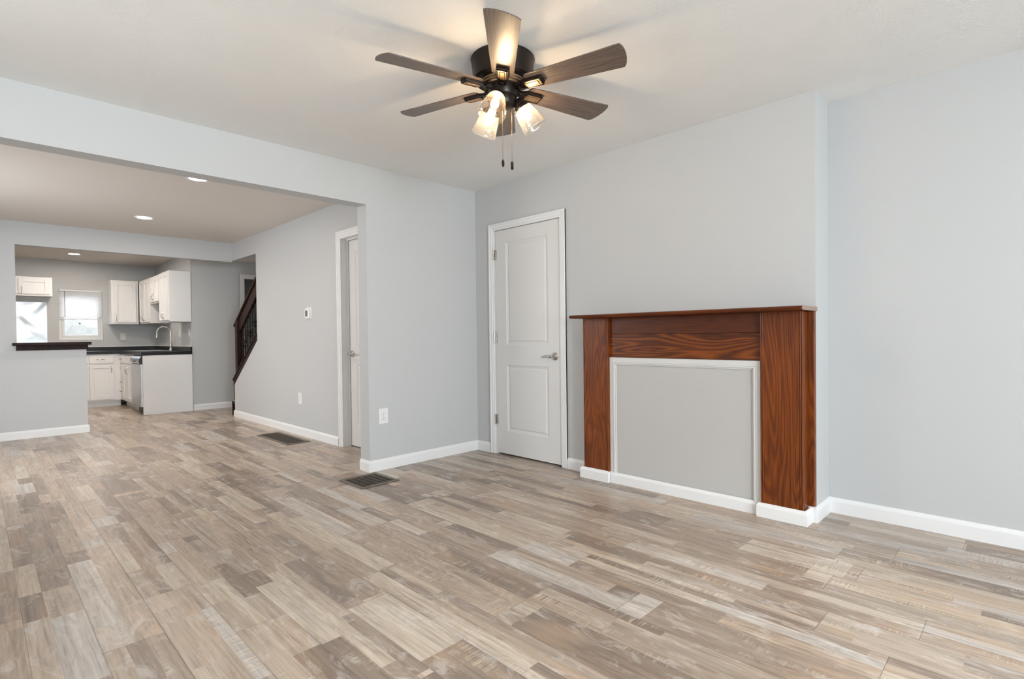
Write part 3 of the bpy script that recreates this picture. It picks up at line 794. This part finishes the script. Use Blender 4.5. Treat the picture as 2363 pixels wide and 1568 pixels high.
outlet('white outlet above the kitchen counter by the window', (-1.55, Y3, 1.148), 0, .072, .116)
def switch(label, y):
    r = thing('light_switch', label, 'switch', (KR, y, 1.19), -PI/2, 'switches above the counter')
    MB().box(-.037, .037, -.006, -.0005, -.058, .058, .002, 2).build('cover_plate', PLASTIC, r, world=False)
    MB().prism([(-.0165, -.033), (.0165, -.033), (.0165, .033), (-.0165, .033)], 1, -.009, -.006).build('rocker', PLASTIC, r, world=False)
switch('white switch plate on the kitchen wall nearer the faucet', 6.0)
switch('white switch plate at the outer end of the kitchen wall', 5.46)
th = thing('thermostat', 'white square thermostat with grey screen on the wall', 'thermostat', (XD, 1.79, 1.35), -PI/2)
MB().box(-.062, .062, -.010, -.0005, -.060, .068, .004, 2).build('back_plate', PLASTIC, th, world=False)
MB().box(-.048, .048, -.034, -.010, -.050, .050, .005, 2).build('housing', PLASTIC, th, world=False)
MB().box(-.028, .028, -.0350, -.034, -.030, .034).build('screen', SCREEN, th, world=False)

def register(label, x0, x1, y0, y1, slat_along):
    r = thing('floor_register', label, 'floor vent', ((x0+x1)/2, (y0+y1)/2, 0), 0, 'floor registers')
    a, b = (x1-x0)/2, (y1-y0)/2; f = .030
    m = MB()
    for (p, q, s, t) in ((-a, -a+f, -b, b), (a-f, a, -b, b), (-a+f, a-f, -b, -b+f), (-a+f, a-f, b-f, b)):
        m.box(p, q, s, t, .0005, .007, .002, 1)
    m.build('frame', VENT, r, world=False)
    m = MB()
    if slat_along == 'x':
        n = int((2*b-2*f)/.016)
        for k in range(n): c = -b+f+(k+.5)*(2*b-2*f)/n; m.prism([(c-.006, .0055), (c-.003, .0062), (c+.004, .0025), (c+.001, .0018)], 0, -a+f, a-f)
        for k in range(1, 6): c = -a+f+k*(2*a-2*f)/6; m.box(c-.002, c+.002, -b+f, b-f, .0035, .006)
    else:
        n = int((2*a-2*f)/.016)
        for k in range(n): c = -a+f+(k+.5)*(2*a-2*f)/n; m.prism([(c-.006, .0055), (c-.003, .0062), (c+.004, .0025), (c+.001, .0018)], 1, -b+f, b-f)
        for k in range(1, 10): c = -b+f+k*(2*b-2*f)/10; m.box(-a+f, a-f, c-.002, c+.002, .0035, .006)
    m.build('louvers', VENT, r, world=False)
    MB().box(-a+f, a-f, -b+f, b-f, .0004, .0012).build('duct_shade', VENTD, r, world=False)  # flat dark sheet in place of a shaded hollow below the louvers
register('square dark floor vent at the foot of the partition end', -1.46, -1.14, -.395, -.055, 'x')
register('long dark floor vent beside the thermostat wall', -1.18, -.925, 1.60, 2.41, 'y')

# ------------------------------------------------------------------ recessed ceiling lights
def downlight(label, x, y, z):
    r = thing('recessed_light', label, 'ceiling light', (x, y, z), 0, 'recessed ceiling lights')
    MB().lathe([(.066, -.001), (.066, -.006), (.084, -.008), (.090, -.004), (.090, -.0005), (.066, -.001)], None, 40).build('trim_ring', PLASTIC, r, world=False, smooth=40)
    MB().lathe([(0, -.0045), (.0655, -.0045), (.0655, -.002), (0, -.002)], None, 40).build('lens', DISC, r, world=False)
    return r
l0 = downlight('lit round recessed ceiling light just beyond the header', -2.064, 1.112, H2)
dup(l0, (-2.064, 3.091, H2), 'lit round recessed light in the middle of the dining ceiling')
dup(l0, (-2.292, 6.676, 2.42), 'lit round recessed light in the kitchen ceiling by the window')
dup(l0, (-2.0, 4.8, 2.42), 'unseen lit recessed light added in the kitchen ceiling just behind the header')  # this and the next three are unseen, added to brighten the kitchen
dup(l0, (-3.2, 6.0, 2.42), 'unseen lit recessed light added in the far left of the kitchen ceiling')
dup(l0, (-2.05, 5.9, 2.42), 'unseen lit recessed light added above the middle of the kitchen floor')
dup(l0, (-3.2, 4.8, 2.42), 'unseen lit recessed light added above the inner side of the half wall')

# ------------------------------------------------------------------ fireplace mantel
mt = thing('fireplace_mantel', 'reddish brown oak mantel around a white panel', 'mantel', (0, -2.12, 0))
PY0, PY1 = -1.582, -2.662                     # opening between the pilasters
TOPZ = 1.207
def pilaster(ya, yb, name='pilaster'):
    # ya > yb; bead strips on the vertical edges
    m = MB(); e = .020
    m.box(-.122, -.034, yb+e, ya-e, .078, TOPZ)
    p = m.build(name, OAKV, mt)
    m = MB()
    for s, y in ((1, ya), (-1, yb)):
        lo, hi = sorted((y, y-s*e))
        m.box(-.120, -.034, lo+.0004, hi-.0004, .078, TOPZ, .003, 2)
        for q in (.25, .75):
            yy = y-s*e*q; m.tube([(-.121, yy, .078), (-.121, yy, TOPZ)], .0045, 10)
    m.build('edge_bead', OAKV, p, smooth=40)
    return p
pilaster(-1.362, -1.584); pr = pilaster(-2.660, -2.893)
MB().box(-.0335, -.0005, -2.9245, -2.60, .090, TOPZ, .002, 1).build('back_board', OAKV, mt)
MB().box(-.0335, -.0005, -1.64, -1.352, .078, TOPZ, .002, 1).build('back_board', OAKV, mt)
MB().box(-.094, -.034, PY1+.0025, PY0-.0025, 1.0895, TOPZ, .0015, 1).build('frieze_board', OAKS, mt)
MB().box(-.094, -.034, PY1+.0025, PY0-.0025, .921, 1.0885, .0015, 1).build('frieze_board', OAKH, mt)
b = MB(); b.prism([(-.25, 1.2075), (-.266, 1.211), (-.272, 1.220), (-.266, 1.229), (-.25, 1.2325), (-.0005, 1.2325), (-.0005, 1.2075)], 1, -2.931, -1.345)
sh = b.build('shelf', OAKS, mt, smooth=30)
MB().prism([(-.25, 1.2078), (-.266, 1.2113), (-.2717, 1.220), (-.266, 1.2287), (-.25, 1.2322), (-.001, 1.2322), (-.001, 1.2078)], 1, -2.9335, -2.931).build('end_grain', OAKEND, sh)
# white cover panel with stepped moulding
MB().box(-.090, -.034, PY1+.0025, PY0-.0025, .0, .9205).build('cover_panel', PANELW, mt)
m = MB()
for (w0, w1, th) in ((0.0, .034, .012), (.034, .044, .018), (.044, .054, .008)):
    a, c = PY0-.003, PY1+.003
    m.box(-.090-th, -.0902, a-w1, a-w0, .07, .919-w0, .0015, 1); m.box(-.090-th, -.0902, c+w0, c+w1, .07, .919-w0, .0015, 1)
    m.box(-.090-th, -.0902, c+w1, a-w1, .919-w1, .919-w0, .0015, 1)
m.build('panel_moulding', MOULD, mt)
base_run('base_trim', [(-.0985, PY1+.012), (-.0985, PY0-.012)], '', h=.078, parent=mt)
base_run('plinth', [(-.100, -1.574), (-.124, -1.574), (-.124, -1.348), (-.0145, -1.348)], '', h=.083, t=.015, parent=mt)
base_run('plinth', [(-.0342, -2.900), (-.124, -2.900), (-.124, -2.655), (-.100, -2.655)], '', h=.083, t=.015, parent=mt)
MB().box(-.1235, -.001, -1.573, -1.349, 0, .0775).build('plinth_core', WHITE, mt)
MB().box(-.1235, -.0345, -2.899, -2.656, 0, .0775).build('plinth_core', WHITE, mt)
MB().box(-.034, -.0005, -2.9245, -2.62, 0, .0895).build('plinth_core', WHITE, mt)

# ------------------------------------------------------------------ ceiling fan
FX, FY = -1.508, -1.933
fan = thing('ceiling_fan', 'bronze ceiling fan with six wood blades and three lit glass shades', 'ceiling fan', (FX, FY, H))
MB().lathe([(0, -.0005), (.158, -.0005), (.160, -.006), (.157, -.012), (.150, -.085), (.146, -.103), (.136, -.112), (.112, -.114), (0, -.114)], None, 64).build('motor_housing', BRONZE, fan, world=False, smooth=35)
MB().lathe([(.112, -.1145), (.110, -.122), (.104, -.124), (.103, -.130), (.094, -.133), (.090, -.139), (0, -.139)], None, 56).build('flywheel', BRONZEL, fan, world=False, smooth=35)
MB().lathe([(.071, -.1395), (.071, -.182), (.066, -.190), (.062, -.192), (.062, -.222), (.056, -.232), (.040, -.238), (.022, -.250), (.016, -.262), (0, -.262)], None, 48).build('switch_housing', BRONZE, fan, world=False, smooth=35)
ZB = -.139
def blade_mesh():
    m = MB(); b = bmesh.new(); r0, r1 = .135, .630; N = 24; top = []; t = .0055
    outline = []
    def hw(r): return .052+(.076-.052)*((r-r0)/(r1-r0))
    outline += [(r0+.012, -hw(r0)), (r0+.0, -hw(r0)+.012)]
    outline += [(r0+.0, hw(r0)-.012), (r0+.012, hw(r0))]
    for k in range(1, 9): r = r0+.012+(r1-.04-r0-.012)*k/8; outline.append((r, hw(r)))
    W1 = hw(r1)
    for k in range(0, 13):
        a = 1-2*k/12; outline.append((r1-.030+.030*math.sqrt(max(0, 1-(a*0.94)**2))+(-.010*a), W1*a*0.985))
    for k in range(8, 0, -1): r = r0+.012+(r1-.04-r0-.012)*k/8; outline.append((r, -hw(r)))
    A = [b.verts.new((x, y, t/2)) for x, y in outline]; B = [b.verts.new((x, y, -t/2)) for x, y in outline]
    b.faces.new(A); b.faces.new(B[::-1])
    for i in range(len(outline)): j = (i+1) % len(outline); b.faces.new((A[i], B[i], B[j], A[j]))
    bmesh.ops.recalc_face_normals(b, faces=b.faces[:]); m._merge(b); return m
def iron_mesh():
    m = MB()
    m.prism([(.066, -.020), (.10, -.018), (.125, -.030), (.215, -.030), (.222, -.023), (.222, .023), (.215, .030), (.125, .030), (.10, .018), (.066, .020)], 2, -.0175, -.0032, .002)
    for (x0, x1, y0, y1) in ((.132, .216, -.0265, -.0215), (.132, .216, .0215, .0265), (.211, .216, -.0215, .0215)):
        m.box(x0, x1, y0, y1, -.0225, -.0170, .001, 1)
    m.tube([(.100, 0, -.010), (.085, 0, -.004), (.066, 0, .004)], [.016, .016, .018], 10)
    for y in (-.02, .02): m.ball((.118, y*.7, -.018), .004, 1)
    return m
def plate_mesh():
    m = MB()
    for (x0, x1, y0, y1) in ((.134, .210, -.0205, -.0135), (.134, .210, .0135, .0205), (.203, .210, -.0135, .0135)):
        m.box(x0, x1, y0, y1, -.0210, -.0170, .001, 1)
    m.box(.128, .200, -.0110, .0110, -.0222, -.017, .0015, 1); return m
BT2 = blade_mesh(); IT2 = iron_mesh(); PT2 = plate_mesh()
for k in range(6):
    a = math.radians(45.5+60*k)
    Mx = Matrix.Translation((0, 0, ZB)) @ Matrix.Rotation(a, 4, 'Z') @ Matrix.Rotation(math.radians(-12), 4, 'X')
    if k == 0:
        bo = BT2.build('blade', BLADE, fan, world=False); io = IT2.build('blade_iron', BRONZE, fan, world=False)
        po = PT2.build('plate', BRONZEL, io, world=False)  # lighter bronze paints in the lit face of the iron

    else:
        bo2 = bo.copy(); COL.objects.link(bo2); bo2.parent = fan
        io2 = io.copy(); COL.objects.link(io2); io2.parent = fan
        po2 = po.copy(); COL.objects.link(po2); po2.parent = io2
    (bo if k == 0 else bo2).matrix_local = Mx; (io if k == 0 else io2).matrix_local = Mx
# light kit
NECK_R, NECK_Z, OPEN_R, OPEN_Z = .088, -.222, .163, -.326
for i, th_ in enumerate((-34.2, 85.8, -154.2)):
    a = math.radians(th_); e = Vector((math.cos(a), math.sin(a), 0))
    n0 = e*NECK_R+Vector((0, 0, NECK_Z)); ax = (e*OPEN_R+Vector((0, 0, OPEN_Z))-n0).normalized()
    L = (e*OPEN_R+Vector((0, 0, OPEN_Z))-n0).length
    Q = Matrix.Translation(n0) @ Vector((0, 0, 1)).rotation_difference(ax).to_matrix().to_4x4()
    m = MB(); m.tube([e*.045+Vector((0, 0, -.205)), e*.062+Vector((0, 0, -.206)), n0-ax*.03], [.013, .014, .015], 12)
    m.lathe([(0, -.036), (.020, -.034), (.028, -.024), (.030, -.004), (.043, .002), (.046, .006), (.046, .018), (.040, .018), (.038, .006), (0, .004)], Q, 36)
    arm = m.build('lamp_arm', BRONZE, fan, world=False, smooth=40)
    prof = [(.0405, .006)]
    for k in range(1, 25):
        s = k/24; r = .0405+(.0635-.0405)*(s**0.62); r += 0
        if s > .70: r += .0022*abs(math.sin((s-.70)/.30*PI*3))
        if s > .95: r += .0020
        prof.append((r, .006+s*(L-.006)))
    inner = [(r-.0024, z) for r, z in prof[::-1]]
    MB().lathe(prof+inner, Q, 48).build('glass_shade', GLASSS, arm, world=False, smooth=60)
    m = MB(); m.lathe([(0, .078), (.008, .076), (.0155, .070), (.0195, .060), (.0190, .050), (.014, .036), (.0115, .026), (.0115, .012), (0, .012)], Q, 28)
    m.build('bulb', BULB, arm, world=False, smooth=60)
# pull chains
for (x, y, kind) in ((-1.531, -1.95, 'oval'), (-1.469, -1.952, 'bar')):
    lx, ly = x-FX, y-FY; zt, zb = -.215, 1.962-H
    m = MB(); n = 66
    for k in range(n): m.ball((lx, ly, zt+(zb-zt)*k/(n-1)), .0020, 1)
    m.tube([(lx, ly, zt), (lx, ly, zb)], .0007, 5)
    ch = m.build('pull_chain', BRONZEL, fan, world=False)
    if kind == 'oval': m = MB().ball((lx, ly, zb-.020), .0085, 2, (1, .6, 2.45))
    else: m = MB().box(lx-.006, lx+.006, ly-.005, ly+.005, zb-.039, zb, .0015, 1)
    m.build('pull_fob', WALNUT, ch, world=False, smooth=40)
